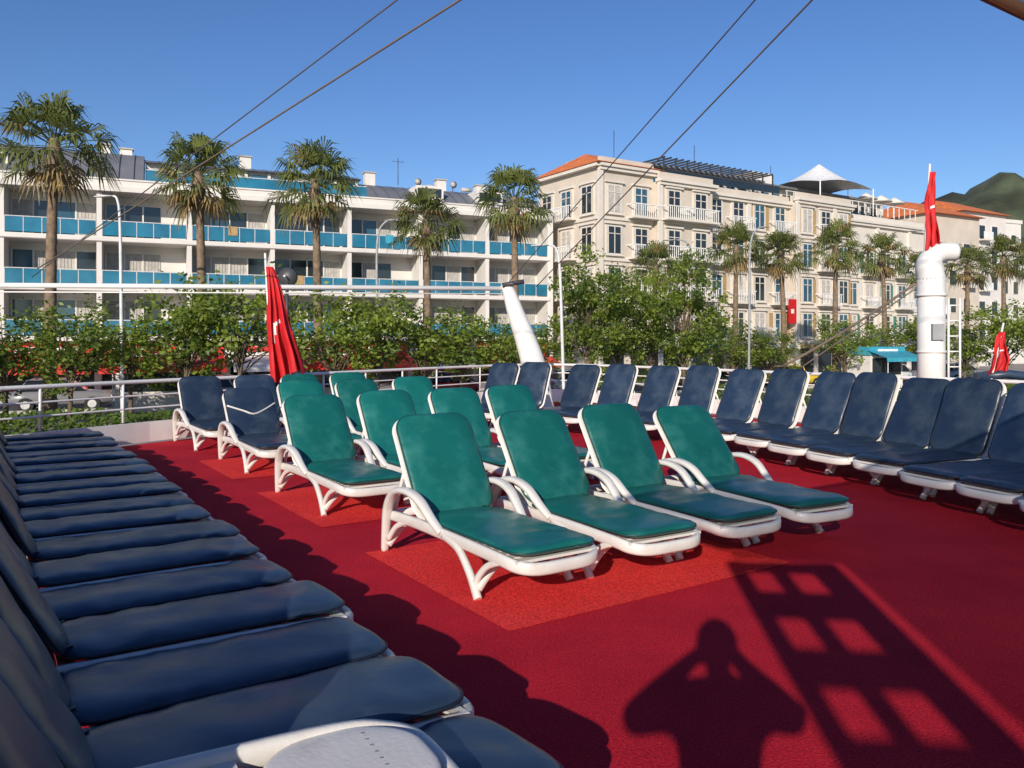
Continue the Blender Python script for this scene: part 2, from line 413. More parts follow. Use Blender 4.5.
mb.rod((7.0,11.8,.6),(7.25,11.8,1.75),.015,'paint'); flagcloth(mb,(7.2,11.78,1.62),.30,.55,2,.05,3,.2,V((-.22,0,0)))
mb.sweep([(6.9,11.9,.95),(7.3,11.85,1.0),(7.9,11.8,.92)],.12,.07,'navy',V((0,1,0)),8,1)
mb.obj('bow_pennant')
# stays and ropes
def cable(name,a,b,r,m='wire',sag=0.0):
    mb=MB(); a=V(a); b=V(b); P=[a.lerp(b,i/16)-V((0,0,sag*4*(i/16)*(1-i/16))) for i in range(17)]
    mb.sweep(P,r,r,m,V((0,0,1)),6,1.0); return mb.obj(name)
def ext(a,b,k): a=V(a);b=V(b); return a+(b-a)*k
cable('stay_cable',(-8.4,14,2.6),ext((-8.4,14,2.6),(-1.15,8,4.9),1.7),.008)
cable('stay_cable',(-8.3,14,2.75),ext((-8.3,14,2.75),(-.455,7,4.475),1.6),.010,'rope')
cable('stay_cable',(-.1,16.5,2.65),ext((-.1,16.5,2.65),(2.43,8,4.9),1.6),.008)
cable('stay_cable',(.5,16.5,2.6),ext((.5,16.5,2.6),(3.0,8,4.9),1.6),.010,'rope')
cable('mooring_rope',(px-.25,py,2.38),(4.6,13.6,1.05),.022,'rope',.05)
cable('mooring_rope',(px-.25,py,2.30),(4.9,13.6,1.02),.012,'rope')

# ------------------------------------------------------------------ canopy & overhead frame (mostly unseen, shaped for the shade they throw)
ZC=2.3
mb=MB()
cpoly=[(-.52,.76),(.02,-.10),(.02,-.50),(.70,-.62),(.42,-3.33),(0,-6.9),(9,-3.0),(7.75,6.33)]
up=[V((a,b,ZC+.02)) for a,b in cpoly]; n=len(up)
mb.add(up,[tuple(range(n))],'awning')
fe0=V((-.52,.76,ZC)); fe1=V((7.75,6.33,ZC)); mb.rod(fe0,fe1,.018,'wood')
mb.rod((-.52,.76,ZC),(.02,-.2,ZC),.018,'wood')
for q in ((7.4,5.9),(.2,-6.6),(8.6,-2.8)): mb.rod((q[0],q[1],0),(q[0],q[1],ZC),.03,'paint')
mb.obj('deck_canopy')
mb=MB()
TL=Matrix.Translation((-.02,-.42,ZC-.06))@Matrix.Rotation(radians(-6.4),4,'Z')
for x0,x1 in ((0,.09),(.255,.345),(.52,.70)): mb.box(x0,x1,-6.3,0,-.03,.03,'wood',TL)
yy=0
for i in range(8):
    e=.12 if i==0 else .34
    mb.box(.09,.255,yy-e,yy,-.025,.025,'wood',TL); mb.box(.345,.52,yy-e,yy,-.025,.025,'wood',TL); yy-=.88 if i else .64
mb.obj('overhead_shade_frame')

# ------------------------------------------------------------------ photographer (stands behind the phone, seen as a shadow)
def person():
    root=bpy.data.objects.new('person',None); COL.objects.link(root)
    vs=[];es=[];rs=[]
    def a(p,r,par=None):
        vs.append(p); rs.append(r); i=len(vs)-1
        if par is not None: es.append((par,i))
        return i
    by=-.27; ox=-.05
    pel=a((ox,by,.96),(.16,.12)); wa=a((ox,by,1.10),(.14,.11),pel); ch=a((ox,by,1.27),(.175,.12),wa); sh=a((ox,by,1.40),(.16,.10),ch)
    nk=a((ox,by+.01,1.48),(.065,.065),sh); hd=a((ox,by+.03,1.56),(.06,.06),nk)
    for sx in (-1,1):
        s1=a((ox+sx*.18,by,1.39),(.085,.08),sh); e=a((ox+sx*.34,by+.09,1.29),(.068,.068),s1); w=a((ox*.4+sx*.13,by+.205,1.455),(.042,.042),e)
        pm=a((sx*.10,by+.22,1.49),(.04,.024),w)
        for f in range(4):
            z=1.51-.022*f; k=a((sx*.095,by+.232,z+.01),(.012,.012),pm); k2=a((sx*.08,by+.25,z+.012),(.009,.009),k); a((sx*.058,by+.252,z+.012),(.008,.008),k2)
        t1=a((sx*.085,by+.21,1.465),(.012,.012),pm); a((sx*.055,by+.22,1.465),(.010,.010),t1)
        hp=a((ox+sx*.10,by,.88),(.105,.11),pel); kn=a((ox+sx*.12,by+.02,.50),(.07,.07),hp); ak=a((ox+sx*.13,by-.02,.10),(.045,.05),kn)
        a((ox+sx*.145,by+.12,.045),(.045,.035),ak)
    me=bpy.data.meshes.new('body'); me.from_pydata(vs,es,[]); o=bpy.data.objects.new('body_rig',me); COL.objects.link(o)
    o.modifiers.new('skin','SKIN'); 
    for i,r in enumerate(rs): me.skin_vertices[0].data[i].radius=r
    me.skin_vertices[0].data[0].use_root=True
    ss=o.modifiers.new('sub','SUBSURF'); ss.levels=2; ss.render_levels=2
    dg=bpy.context.evaluated_depsgraph_get(); nm=bpy.data.meshes.new_from_object(o.evaluated_get(dg)); bpy.data.objects.remove(o)
    nm.materials.clear()
    for m in ('jacket','jeans','skin','phone'): nm.materials.append(M[m])
    for p in nm.polygons:
        c=p.center; p.use_smooth=True
        p.material_index = 3 if c.z<.08 else 1 if c.z<.93 else 2 if (c.z>1.46 and abs(c.x-ox)<.07) or c.y>by+.19 else 0
    b=bpy.data.objects.new('body',nm); COL.objects.link(b); b.parent=root
    mb=MB(); nu,nv=28,20
    def shell(rx,ry,rz,c,m,f=None,keep=None):
        P=[];F=[]
        for i in range(nv+1):
            for j in range(nu):
                th=pi*i/nv; ph=2*pi*j/nu; d=V((sin(th)*cos(ph),sin(th)*sin(ph),cos(th)))
                k=f(d) if f else 1
                P.append(V((c[0]+rx*d.x*k,c[1]+ry*d.y*k,c[2]+rz*d.z*k)))
        for i in range(nv):
            for j in range(nu): 
                q=(i*nu+j,(i+1)*nu+j,(i+1)*nu+(j+1)%nu,i*nu+(j+1)%nu)
                if keep is None or keep(i/nv,2*pi*(j+.5)/nu): F.append(q)
        mb.add(P,F,m,True)
    hc=(ox,by+.04,1.62)
    def face(d):
        k=1-.14*max(0,-d.z)*(1-max(0,d.y)*.5)
        if d.y>.8 and abs(d.x)<.18 and -.35<d.z<.1: k+=.14*(1-abs(d.x)/.18)
        return k
    shell(.078,.095,.118,hc,'skin',face)
    for sx in (-1,1):
        shell(.012,.022,.032,(ox+sx*.08,hc[1]-.005,hc[2]-.005),'skin')
        shell(.014,.008,.009,(ox+sx*.032,hc[1]+.083,hc[2]+.01),'white'); shell(.006,.004,.006,(ox+sx*.032,hc[1]+.090,hc[2]+.01),'phone')
    shell(.024,.008,.006,(ox,hc[1]+.082,hc[2]-.062),'signred')
    shell(.100,.115,.125,(hc[0],hc[1]-.012,hc[2]+.014),'hair',None,lambda i,ph: i<.36 or (i<.86 and not (.15*pi<ph<.85*pi)))
    h=mb.obj('head'); h.parent=root
    mb=MB(); mb.box(-.073,.073,-.038,-.030,1.468,1.532,'phone'); p=mb.obj('mobile_phone'); p.parent=root
person()

# ------------------------------------------------------------------ ground, road, water
GZ=-1.7
def sheet(name,pts,z,m):
    mb=MB(); mb.add([V((a,b,z)) for a,b in pts],[tuple(range(len(pts)))],m); return mb.obj(name)
sheet('sea_water',[(-900,-900),(900,-900),(900,900),(-900,900)],-2.3,'water')
mb=MB(); mb.box(-900,900,22,1500,GZ-1.5,GZ,'paving'); mb.obj('ground')
def rl(x,off): return 48+.45*x+off
mb=MB(); mb.add([V((-150,rl(-150,-3.4),GZ+.006)),V((130,rl(130,-3.4),GZ+.006)),V((130,rl(130,3.4),GZ+.006)),V((-150,rl(-150,3.4),GZ+.006))],[(0,1,2,3)],'asphalt'); mb.obj('road')
mb=MB()
an=math.atan(.45)
for off in (-3.7,3.7):
    T=Matrix.Translation((0,rl(0,off),GZ))@Matrix.Rotation(an,4,'Z'); mb.box(-160,140,-.12,.12,0,.13,'stucco_d',T)
mb.obj('kerb')
mb=MB(); T=Matrix.Translation((0,rl(0,0),GZ))@Matrix.Rotation(an,4,'Z')
for i in range(-25,25): mb.box(i*5,i*5+2.4,-.06,.06,.009,.011,'white',T)
mb.obj('road_marking')

# ------------------------------------------------------------------ hotel (white, balconies)
def hotel():
    mb=MB(); RR=random.Random(3); x0,x1=-16,37.6
    fl=[1.75,4.95,8.15]; topz=11.15
    mb.box(x0,x1,2.1,14,GZ,topz,'stucco')
    x=x0
    while x<x1-1:
        w=RR.uniform(3.5,5.5); xe=min(x+w,x1)
        mb.box(x,x+.4,.6,2.1,GZ,1.38,'stucco'); mb.box(x+.4,xe,1.95,2.08,GZ,.4,'glassdark')
        sg=RR.choice(['signred','signred','signcyan','signred','stucco'])
        mb.box(x+.4,xe,.55,2.0,.45,1.3,sg)
        mb.box(x+.9,xe-.6,.50,.55,.7,1.05,'white' if sg!='stucco' else 'signred')
        # sloping shop awning
        mb.add([V((x+.4,.5,.4)),V((xe,.5,.4)),V((xe,-2.2,-.35)),V((x+.4,-2.2,-.35))],[(0,1,2,3)],sg)
        mb.box(x+.4,xe,-2.23,-2.2,-.6,-.33,sg)
        x=xe
    mb.box(x0,x1,2.3,2.6,topz,topz+.6,'stucco')
    bay=5.36; nb=int((x1-x0)/bay)
    for z in fl:
        mb.box(x0,x1,-.05,2.1,z-.34,z,'stucco')
        mb.box(x0,x1,-.12,-.05,z-.30,z-.04,'stucco')
        for b in range(nb+1):
            xb=x0+b*bay
            mb.box(xb-.15,xb+.15,.02,2.1,z,z+2.86,'stucco')
            if b==nb: break
            solid = (b%3==1)
            xs=xb+.17; xe=xb+bay-.17
            npan=5; pw=(xe-xs)/npan
            for i in range(npan):
                mb.box(xs+i*pw+.03,xs+(i+1)*pw-.03,.03,.05,z+.08,z+.98,'turq')
                mb.box(xs+i*pw-.02,xs+i*pw+.02,.02,.07,z,z+1.02,'lampwhite')
            mb.box(xs,xe,.01,.08,z+1.0,z+1.05,'lampwhite')
            nw=4 if not solid else 3; g0=xs+.1; gw=(xe-xs-.2)*(1 if not solid else .7)/nw
            for i in range(nw):
                gm=RR.choice(['glassdark','glassblue','curtain','curtain','glassdark'])
                a=g0+i*gw
                mb.box(a+.05,a+gw-.05,2.05,2.09,z+.06,z+2.35,gm)
                mb.box(a-.05,a+.05,1.98,2.09,z,z+2.4,'stucco'); mb.box(a+.05,a+gw-.05,1.99,2.09,z+2.35,z+2.45,'stucco')
                if gm=='curtain':
                    for q in range(5): mb.box(a+.08+q*.2,a+.13+q*.2,2.02,2.05,z+.08,z+2.3,'stucco_d')
            if RR.random()<.6:
                cx=xs+RR.uniform(.6,3.6); mb.box(cx,cx+.5,.8,1.3,z+.4,z+.45,'stucco_d'); mb.box(cx,cx+.5,1.3,1.35,z+.45,z+.95,'steel')
                for dx in (0,.45): mb.box(cx+dx,cx+dx+.05,.8,.85,z,z+.4,'steel')
            if RR.random()<.25: # towel over the rail
                cx=xs+RR.uniform(.3,3.8); mb.box(cx,cx+.6,-.03,-.01,z+.45,z+1.07,RR.choice(['white','signcyan','ochre','curtain']))
            mb.box(xs+2.4,xs+2.7,1.9,1.96,z+2.45,z+2.6,'lampwhite')
    mb.box(x0,x1,-.35,2.6,topz-.12,topz+.22,'stucco')
    mb.box(x0,x1,-.2,.1,topz+.22,topz+.62,'stucco'); mb.box(x0,x1,-.28,.14,topz+.62,topz+.72,'stucco')
    def slope(a,b,ya,za,yb,zb):
        P=[]
        for k in range(7): f=k/6; P.append((ya+(yb-ya)*f, za+(zb-za)*sin(f*pi/2)))
        for k in range(6):
            (y0_,z0_),(y1_,z1_)=P[k],P[k+1]
            mb.add([V((a,y0_,z0_)),V((b,y0_,z0_)),V((b,y1_,z1_)),V((a,y1_,z1_))],[(0,1,2,3)],'roofgrey')
            x=a
            while x<b:
                mb.add([V((x,y0_,z0_+.05)),V((x+.05,y0_,z0_+.05)),V((x+.05,y1_,z1_+.05)),V((x,y1_,z1_+.05))],[(0,1,2,3)],'steel'); x+=.9
        for q in (a,b): mb.add([V((q,y_,z_)) for y_,z_ in P]+[V((q,yb,za))],[tuple(range(8))],'stucco')
    slope(x0,8,.6,topz+.7,6,topz+3.5); slope(23,x1,.8,topz+.7,6,topz+2.7)
    mb.box(8.1,22.9,3.2,9,topz,topz+2.6,'stucco'); slope(8.0,23,2.6,topz+2.5,7,topz+3.3)
    for i in range(9):
        a=8.6+i*1.6; mb.box(a,a+1.2,3.12,3.19,topz+.9,topz+2.3,'glassblue' if i%3 else 'curtain'); mb.box(a+1.2,a+1.4,3.0,3.2,topz+.8,topz+2.5,'stucco')
    mb.box(8.2,22.8,.2,.24,topz+.75,topz+1.5,'turq'); mb.box(8.2,22.8,.18,.26,topz+1.5,topz+1.55,'lampwhite')
    for a in (-9,-2,27,32): 
        mb.box(a,a+2.2,1.6,5.4,topz+1.2,topz+2.25,'stucco'); mb.box(a+.2,a+2,1.54,1.6,topz+1.4,topz+2.05,'glassdark')
    for a,h in ((5,.6),(6.4,.4),(14.5,.6),(24,.2),(30,.1),(33.5,-.1),(-6,.7)):
        mb.box(a,a+.8,5.6,6.3,topz+2.0,topz+3.5+h,'stucco'); mb.box(a-.08,a+.88,5.5,6.4,topz+3.5+h,topz+3.6+h,'stucco_d')
    for a in (2,18.2,26.8): mb.rod((a,6,topz+3),(a,6,topz+5.2),.03,'steel'); mb.rod((a-.5,6,topz+4.9),(a+.5,6,topz+4.9),.02,'steel')
    for a in (10,12.3,28.5,31.6,35):
        mb.rod((a,6.2,topz+2.4),(a,6.2,topz+3.4),.04,'steel'); mb.sweep([(a,5.9,topz+3.4),(a,6.0,topz+3.4)],[.05,.30],[.05,.30],'stucco_d',V((1,0,0)),12,1)
        mb.rod((a+.8,6.3,topz+3.1),(a+1.7,6.3,topz+3.1),.18,'stucco_d',10)
    mb.box(x1,x1+.3,-.05,14,GZ,topz+.7,'stucco')
    return mb.obj('white_hotel',(-31.4,49,0),math.atan2(15,34))
hotel()

# ------------------------------------------------------------------ cream apartment building
def beige():
    mb=MB(); RR=random.Random(5); fl=[1.6,4.8,8.0,11.2]
    def wn(x,z,w=1.35,h=2.05,bal=False,sh=None,y=0.0,T=None):
        B=lambda *a: mb.box(*a,T)
        B(x-w/2-.16,x+w/2+.16,y-.10,y,z+.12,z+h+.45,'beige2')
        B(x-w/2,x+w/2,y-.13,y-.10,z+.25,z+h+.25,RR.choice(['glassdark','glassdark','glassblue','curtain']))
        for q in (-w/2,-.03,w/2-.06): B(x+q,x+q+.06,y-.17,y-.13,z+.25,z+h+.25,'beige2')
        B(x-w/2,x+w/2,y-.17,y-.13,z+h*.75+.2,z+h*.75+.26,'beige2')
        B(x-w/2-.28,x+w/2+.28,y-.26,y,z+h+.45,z+h+.58,'beige2')
        B(x-w/2-.22,x+w/2+.22,y-.22,y,z+.02,z+.12,'beige2')
        if sh:
            for sg in (-1,1): B(x+sg*(w/2+.38)-.27,x+sg*(w/2+.38)+.27,y-.06,y-.004,z+.2,z+h+.3,sh)
        if bal:
            B(x-w/2-.75,x+w/2+.75,y-.95,y,z-.16,z+.0,'beige2')
            B(x-w/2-.75,x+w/2+.75,y-.93,y-.83,z+.92,z+1.0,'white')
            q=x-w/2-.72
            while q<x+w/2+.72: B(q,q+.06,y-.90,y-.86,z,z+.92,'white'); q+=.22
            for sg in (-1,1): B(x+sg*(w/2+.72)-.03,x+sg*(w/2+.72)+.03,y-.9,y,z+.92,z+1.0,'white')
    def section(a,b,top,pitch,balfn,wall='beige',y=0.0,shut=None,dep=16):
        mb.box(a,b,y,dep,GZ,top,wall)
        for z in fl: mb.box(a-.05,b+.05,y-.14,y,z-.36,z-.14,'beige2')
        mb.box(a-.25,b+.25,y-.5,y+.2,top-.05,top+.2,'beige2'); mb.box(a-.15,b+.15,y-.32,y+.1,top-.3,top-.05,'beige2'); mb.box(a,b,y-.05,y+.25,top+.2,top+.75,wall)
        nb=max(1,int(round((b-a)/pitch))); p=(b-a)/nb
        for i in range(nb):
            x=a+(i+.5)*p
            for fi,z in enumerate(fl):
                if z+2.6>top: continue
                wn(x,z,bal=balfn(i,fi),sh=shut(i,fi) if shut else None,y=y)
            mb.box(x-p*.36,x+p*.36,y-.06,y-.003,GZ,.7,'glassdark'); mb.box(x-p*.42,x+p*.42,y-.9,y-.05,.75,1.1,RR.choice(['white','signcyan','ochre','white','green']))
            if i%2==0: mb.box(a+i*p-.22,a+i*p+.22,y-.2,y-.002,GZ,top-.3,'beige2')
    section(-.5,5,14.9,2.75,lambda i,f: i==1 and f>0,y=-.3,dep=8)
    TS=Matrix.Translation((-.5,7.9,0))@Matrix.Rotation(-pi/2,4,'Z')
    for i in range(3):
        for fi,z in enumerate(fl): wn(1.35+i*2.7,z,bal=(i==1 and fi in (1,2,3)),y=0,T=TS)
    for z in fl: mb.box(0,8.1,-.14,0,z-.36,z-.14,'beige2',TS)
    mb.box(-.2,8.4,-.5,.2,14.85,15.1,'beige2',TS)
    a,b=-1.1,5.6; z0=15.12
    P=[V((a,-.9,z0)),V((b,-.9,z0)),V((b,8.6,z0)),V((a,8.6,z0)),V((a+2.4,3.8,z0+1.7)),V((b-2.0,3.8,z0+1.7))]
    mb.add(P,[(0,1,5,4),(1,2,5),(2,3,4,5),(3,0,4),(0,3,2,1)],'terra')
    section(5.02,11,14.2,3.0,lambda i,f: f in (1,2,3),y=-1.0)
    section(11.02,22,13.9,3.0,lambda i,f: (i+f)%2==0,shut=lambda i,f:'ochre' if (i*3+f)%4==1 else None)
    section(22.02,30,14.3,2.9,lambda i,f: i==1,y=-.9,shut=lambda i,f:'ochre' if i!=1 else None)
    section(30.02,44,13.2,2.9,lambda i,f: i%2==1,wall='beige2',shut=lambda i,f:'green' if (i+f)%3==0 else None)
    def pent(a,b,y,z0,z1):
        mb.box(a,b,y,13,z0,z1,'beige2')
        x=a+.4
        while x<b-1.2: mb.box(x,x+1.1,y-.06,y-.002,z0+.2,z1-.5,RR.choice(['glassdark','glassblue','dark'])); x+=1.6
        mb.box(a-.4,b+.4,y-.8,13.4,z1,z1+.18,'roofgrey')
    pent(7,21,3,14.1,16.3)
    for i in range(11): mb.box(6.9+i*1.35,7.0+i*1.35,.5,.6,14.6,16.6,'steel')
    for i in range(20): mb.box(6.8+i*.7,6.92+i*.7,.3,3.4,16.55,16.68,'steel')
    mb.box(7,21,.2,.26,15.5,15.6,'steel'); mb.box(7,21,.22,.24,14.9,15.5,'glassdark')
    pent(22.5,43,4,13.9,16.4)
    mb.box(10,15,6,12,16.5,17.6,'stucco_d'); mb.box(24,27,6,10,16.6,18.4,'stucco')
    for i in range(22): mb.box(22.5+i,22.56+i,.6,.66,14.3,15.4,'white')
    mb.box(22.4,44,.58,.68,15.4,15.47,'white')
    ap=V((30.5,3,19.3)); c=[(26.3,-.2),(34.7,-.2),(34.7,6.6),(26.3,6.6)]
    ring=[]
    for i in range(4):
        p,q=c[i],c[(i+1)%4]
        for j in range(6):
            f=j/6; ring.append(V((p[0]+(q[0]-p[0])*f,p[1]+(q[1]-p[1])*f,16.6+.5*sin(pi*f))))
    vs=[];L=6
    for k in range(L+1):
        f=k/L
        for r in ring:
            v=r.lerp(ap,f); v.z=r.z+(ap.z-r.z)*f**1.35; vs.append(v)
    n=len(ring); mb.add(vs,[(k*n+i,k*n+(i+1)%n,(k+1)*n+(i+1)%n,(k+1)*n+i) for k in range(L) for i in range(n)],'white',True)
    for p in c: mb.rod((p[0],p[1],14),(p[0],p[1],16.7),.06,'white')
    for i in range(20):
        x=RR.uniform(1,43); z=17.0 if 7<x<43 else 16.2; h=RR.uniform(.3,1.0)
        mb.box(x,x+RR.uniform(.4,1.2),7,8,z-.9,z+h,RR.choice(['stucco','steel','stucco_d','beige2']))
    for x in (7,17,28,37,41): mb.rod((x,7,15),(x,7,19.5+RR.uniform(-.8,.8)),.035,'steel')
    for x in (36.2,38.8,41.2):
        mb.rod((x,1.6,13.4),(x,1.6,16.6),.04,'white'); mb.sweep([(x,1.6,16.0),(x,1.6,16.75)],[1.2,.05],[1.2,.05],'beige2',V((1,0,0)),8,1)
    mb.box(20.6,21.7,-1.1,-1.08,3.0,5.2,'flag'); mb.box(20.95,21.35,-1.115,-1.1,3.9,4.3,'white')
    return mb.obj('cream_apartment_building',(7,62,0),math.atan2(23,36))
beige()

def block(name,x,y,w,d,h,rz,wall,roof,seed):
    mb=MB(); RR=random.Random(seed); mb.box(0,w,0,d,GZ,h,wall)
    z=1.5
    while z+2.4<h:
        q=.8
        while q<w-1.4:
            mb.box(q-.08,q+1.18,-.06,0,z-.08,z+1.68,'beige2'); mb.box(q,q+1.1,-.09,-.06,z,z+1.6,'glassdark')
            if RR.random()<.4: mb.box(q-.4,q+1.5,-.9,0,z-.3,z-.15,'beige2'); mb.box(q-.4,q+1.5,-.9,-.86,z-.15,z+.75,'white')
            q+=2.6
        z+=3.1
    if roof=='hip':
        P=[V((-.5,-.6,h)),V((w+.5,-.6,h)),V((w+.5,d+.6,h)),V((-.5,d+.6,h)),V((w*.3,d/2,h+2.2)),V((w*.7,d/2,h+2.2))]
        mb.add(P,[(0,1,5,4),(1,2,5),(2,3,4,5),(3,0,4),(0,3,2,1)],'terra')
    else: mb.box(-.2,w+.2,-.2,.3,h,h+.7,'stucco'); mb.box(w*.3,w*.5,3,6,h,h+2.4,'stucco')
    return mb.obj(name,(x,y,0),rz)
block('terracotta_roof_house',46,88,9,10,15.5,.5,'beige','hip',1)
block('terracotta_roof_house',54,96,9,10,17,.5,'stucco','hip',2)
block('white_apartment_house',60,103,12,10,13.5,.55,'stucco','flat',3)
block('terracotta_roof_house',72,108,12,10,13,.6,'beige','hip',4)
block('white_apartment_house',86,150,14,10,24,.4,'stucco','flat',5)
block('white_apartment_house',-62,44,16,12,9,.4,'stucco','flat',6)
# hill
mb=MB(); nx,ny=90,30; vs=[]
for j in range(ny+1):
    for i in range(nx+1):
        x=80+i*9.; y=260+j*14.
        f=min(1,max(0,(x-125)/150))*sin(pi*min(1,j/ny*.95+.02))
        h=92*f**.8+14*f*noise.noise(V((x*.012,y*.012,2)))*2+6*noise.noise(V((x*.06,y*.06,5)))*f*2+3*noise.noise(V((x*.2,y*.2,5)))*f
        vs.append(V((x,y,GZ-.5+h)))
mb.add(vs,[(j*(nx+1)+i,j*(nx+1)+i+1,(j+1)*(nx+1)+i+1,(j+1)*(nx+1)+i) for j in range(ny) for i in range(nx)],'hill',True)
mb.obj('hill')

# ------------------------------------------------------------------ vegetation
def palm(seed,H=10.,nl=56):
    RR=random.Random(seed); mb=MB()
    bend=V((RR.uniform(-.3,.3),RR.uniform(-.2,.2),0)); P=[];rr=[]
    for i in range(40):
        f=i/39; P.append(V((0,0,H*f))+bend*f*f); rr.append(.235*(1-.38*f)+(.012 if i%2 else 0)+(.10*(1-f*12) if f<.08 else 0))
    mb.sweep(P,rr,rr,'palmtrunk',V((1,0,0)),10,1)
    top=P[-1]
    mb.sweep([top-V((0,0,1.3)),top-V((0,0,.6)),top+V((0,0,.1))],[.17,.32,.16],[.17,.32,.16],'palmtrunk',V((1,0,0)),9,1)
    for l in range(nl):
        f=l/nl
        az=l*2.399+RR.uniform(-.3,.3); el=radians(-50+128*f+RR.uniform(-14,14)); dry = f<.15
        pl=RR.uniform(.95,1.55)*(.7 if dry else 1); d=V((cos(az)*cos(el),sin(az)*cos(el),sin(el)))
        base=top-V((0,0,.35*(1-f))); mid=base+d*pl*.6; tip=base+d*pl+V((0,0,-.12))
        mb.sweep([base,mid,tip],.02,.014,'frond_dry' if dry else 'frond',V((0,0,1)),4,1,cap=False)
        side=d.cross(V((0,0,1))); side.normalize(); up=side.cross(d).normalized()
        roll=RR.uniform(-.7,.7); side,up=side*cos(roll)+up*sin(roll),up*cos(roll)-side*sin(roll)
        Lr=RR.uniform(.95,1.3)*(.75 if dry else 1)
        nleaf=14; vs=[];fs=[]
        for q in range(nleaf):
            g=(q/(nleaf-1)-.5)*radians(190)+RR.uniform(-.05,.05); ln=Lr*(.7+.4*cos(g))*RR.uniform(.85,1.1)
            dd=(d*cos(g)+side*sin(g)).normalized(); w=side*cos(g)-d*sin(g); wd=.045
            fold=up*(.10*abs(sin(g)))
            m1=tip+dd*ln*.55+fold*ln+V((0,0,-.05)); e=tip+dd*ln*.92+V((0,0,-.42*ln*RR.uniform(.5,1.6)))
            o=len(vs); vs+=[tip-w*.01,tip+w*.01,m1+w*wd+up*.02,m1-w*wd+up*.02,e]
            fs+=[(o,o+1,o+2,o+3),(o+3,o+2,o+4)]
        mb.add(vs,fs,'frond_dry' if dry or RR.random()<.06 else 'frond')
    return mb.mesh('palm_mesh')
PM=[palm(s) for s in (1,2,3)]
for i,(x,y,zt,sc) in enumerate([(-18.5,32,9.5,1.08),(-13.9,36,8.9,1.0),(-9.2,38,9.0,1.0),(-4.4,42,7.8,.95),(.2,44,9.3,1.05),
        (8.6,48,6.0,.8),(14.5,52,7.6,.85),(18.4,54,7.4,.9),(22.6,56,8.1,.9),(28,60,7.9,.9),(33,64,7.2,.85),(37.5,66,7.7,.9),(41.8,68,8.6,.95),(47,72,8.4,.9),(-24,28,9.0,1.0)]):
    o=inst('palm_tree',PM[i%3],(x,y,GZ),R.uniform(0,6)); h=(zt-GZ)/10.; o.scale=(sc,sc,h)
def tree(seed,H=5.6,cr=2.1,n=58,per=52,lm='leaf',ls=.092,low=.3):
    RR=random.Random(seed); mb=MB()
    mb.sweep(crom([(0,0,0),(.05,.03,H*.2),(-.03,.05,H*.4),(.02,0,H*.62)],4),[.11-.005*i for i in range(13)],[.11-.005*i for i in range(13)],'bark',V((1,0,0)),7,1)
    cl=[]
    for i in range(n):
        while True:
            p=V((RR.uniform(-1,1),RR.uniform(-1,1),RR.uniform(-1,1)))
            if .25<p.length<1: break
        k=1+.55*noise.noise(p*1.9+V((seed,0,0)))
        c=V((p.x*cr*k,p.y*cr*k,H*(low+1)/2+p.z*H*(1-low)/2*k)); cl.append(c)
        if i%2==0:
            s=V((0,0,H*RR.uniform(.22,.5))); mb.sweep([s,s.lerp(c,.5)+V((0,0,.12)),c],[.04,.022,.008],[.04,.022,.008],'bark',V((1,0,0)),4,1,cap=False)
    vs=[];fs=[];vs2=[];fs2=[]
    for ci,c in enumerate(cl):
        cs=RR.uniform(.28,.62); A,B=(vs,fs) if RR.random()<.7 else (vs2,fs2)
        for j in range(per):
            g=V((RR.gauss(0,1),RR.gauss(0,1),RR.gauss(0,.8)))*cs*.55
            q=c+g; u=V((RR.gauss(0,1),RR.gauss(0,1),RR.gauss(0,.7))).normalized(); w=u.orthogonal().normalized(); w.rotate(Matrix.Rotation(RR.uniform(0,6.28),3,u))
            L=ls*RR.uniform(.6,1.5); o=len(A); A+=[q-u*L,q+w*L*.55,q+u*L,q-w*L*.55]; B.append((o,o+1,o+2,o+3))
    mb.add(vs,fs,lm); mb.add(vs2,fs2,'leaf2' if lm=='leaf' else 'leaf')
    return mb.mesh('tree_mesh')
TM=[tree(s) for s in (1,2,3,4)]
TD=[tree(s,7.6,2.2,84,78,'leaf',.098,.2) for s in (7,8)]
def tr(u,y,top,wf=1.0,k=None,dense=False):
    x=(u-512)/800*y; me=(TD if dense else TM)[(k if k is not None else R.randrange(9))%(2 if dense else 4)]
    H=7.6 if dense else 5.6; h=(top-GZ)/H
    o=inst('street_tree',me,(x,y,GZ),R.uniform(0,6),(wf,wf,h))
for u,y,top in ((-60,27,2.8),(5,28,2.6),(70,29,2.9),(130,31,2.7),(187,31,4.0),(240,32,4.2),(335,33,3.7),(378,34,3.9),(425,36,3.0),(463,37,2.9),(502,39,2.6),(537,42,2.3)):
    tr(u,y,top,R.uniform(.9,1.15))
for u,y,top,w in ((588,37,5.7,.85),(618,41,4.8,.8),(652,44,5.2,.8),(684,39,5.9,.9)): tr(u,y,top,w,dense=True)
for u,y,top in ((732,48,2.6),(770,50,2.2),(845,54,3.2),(880,58,2.6),(920,60,3.4),(965,52,2.8),(1005,50,4.2),(1050,46,4.0)):
    tr(u,y,top,1.0)
# low hedge
mb=MB(); RR=random.Random(9); vs=[];fs=[]
for i in range(18000):
    x=RR.uniform(-36,46); yc=25.5+.32*(x+20)+ (0 if x<0 else .15*x); h=1.1*(.65+.8*noise.noise(V((x*.35,0,0))))
    q=V((x,yc+RR.gauss(0,.55),GZ+RR.random()**.7*h+.05)); u=V((RR.gauss(0,1),RR.gauss(0,1),RR.gauss(0,1))).normalized(); w=u.orthogonal().normalized(); L=RR.uniform(.06,.13)
    o=len(vs); vs+=[q-u*L,q+w*L*.6,q+u*L,q-w*L*.6]; fs.append((o,o+1,o+2,o+3))
mb.add(vs,fs,'leaf2'); mb.obj('hedge')

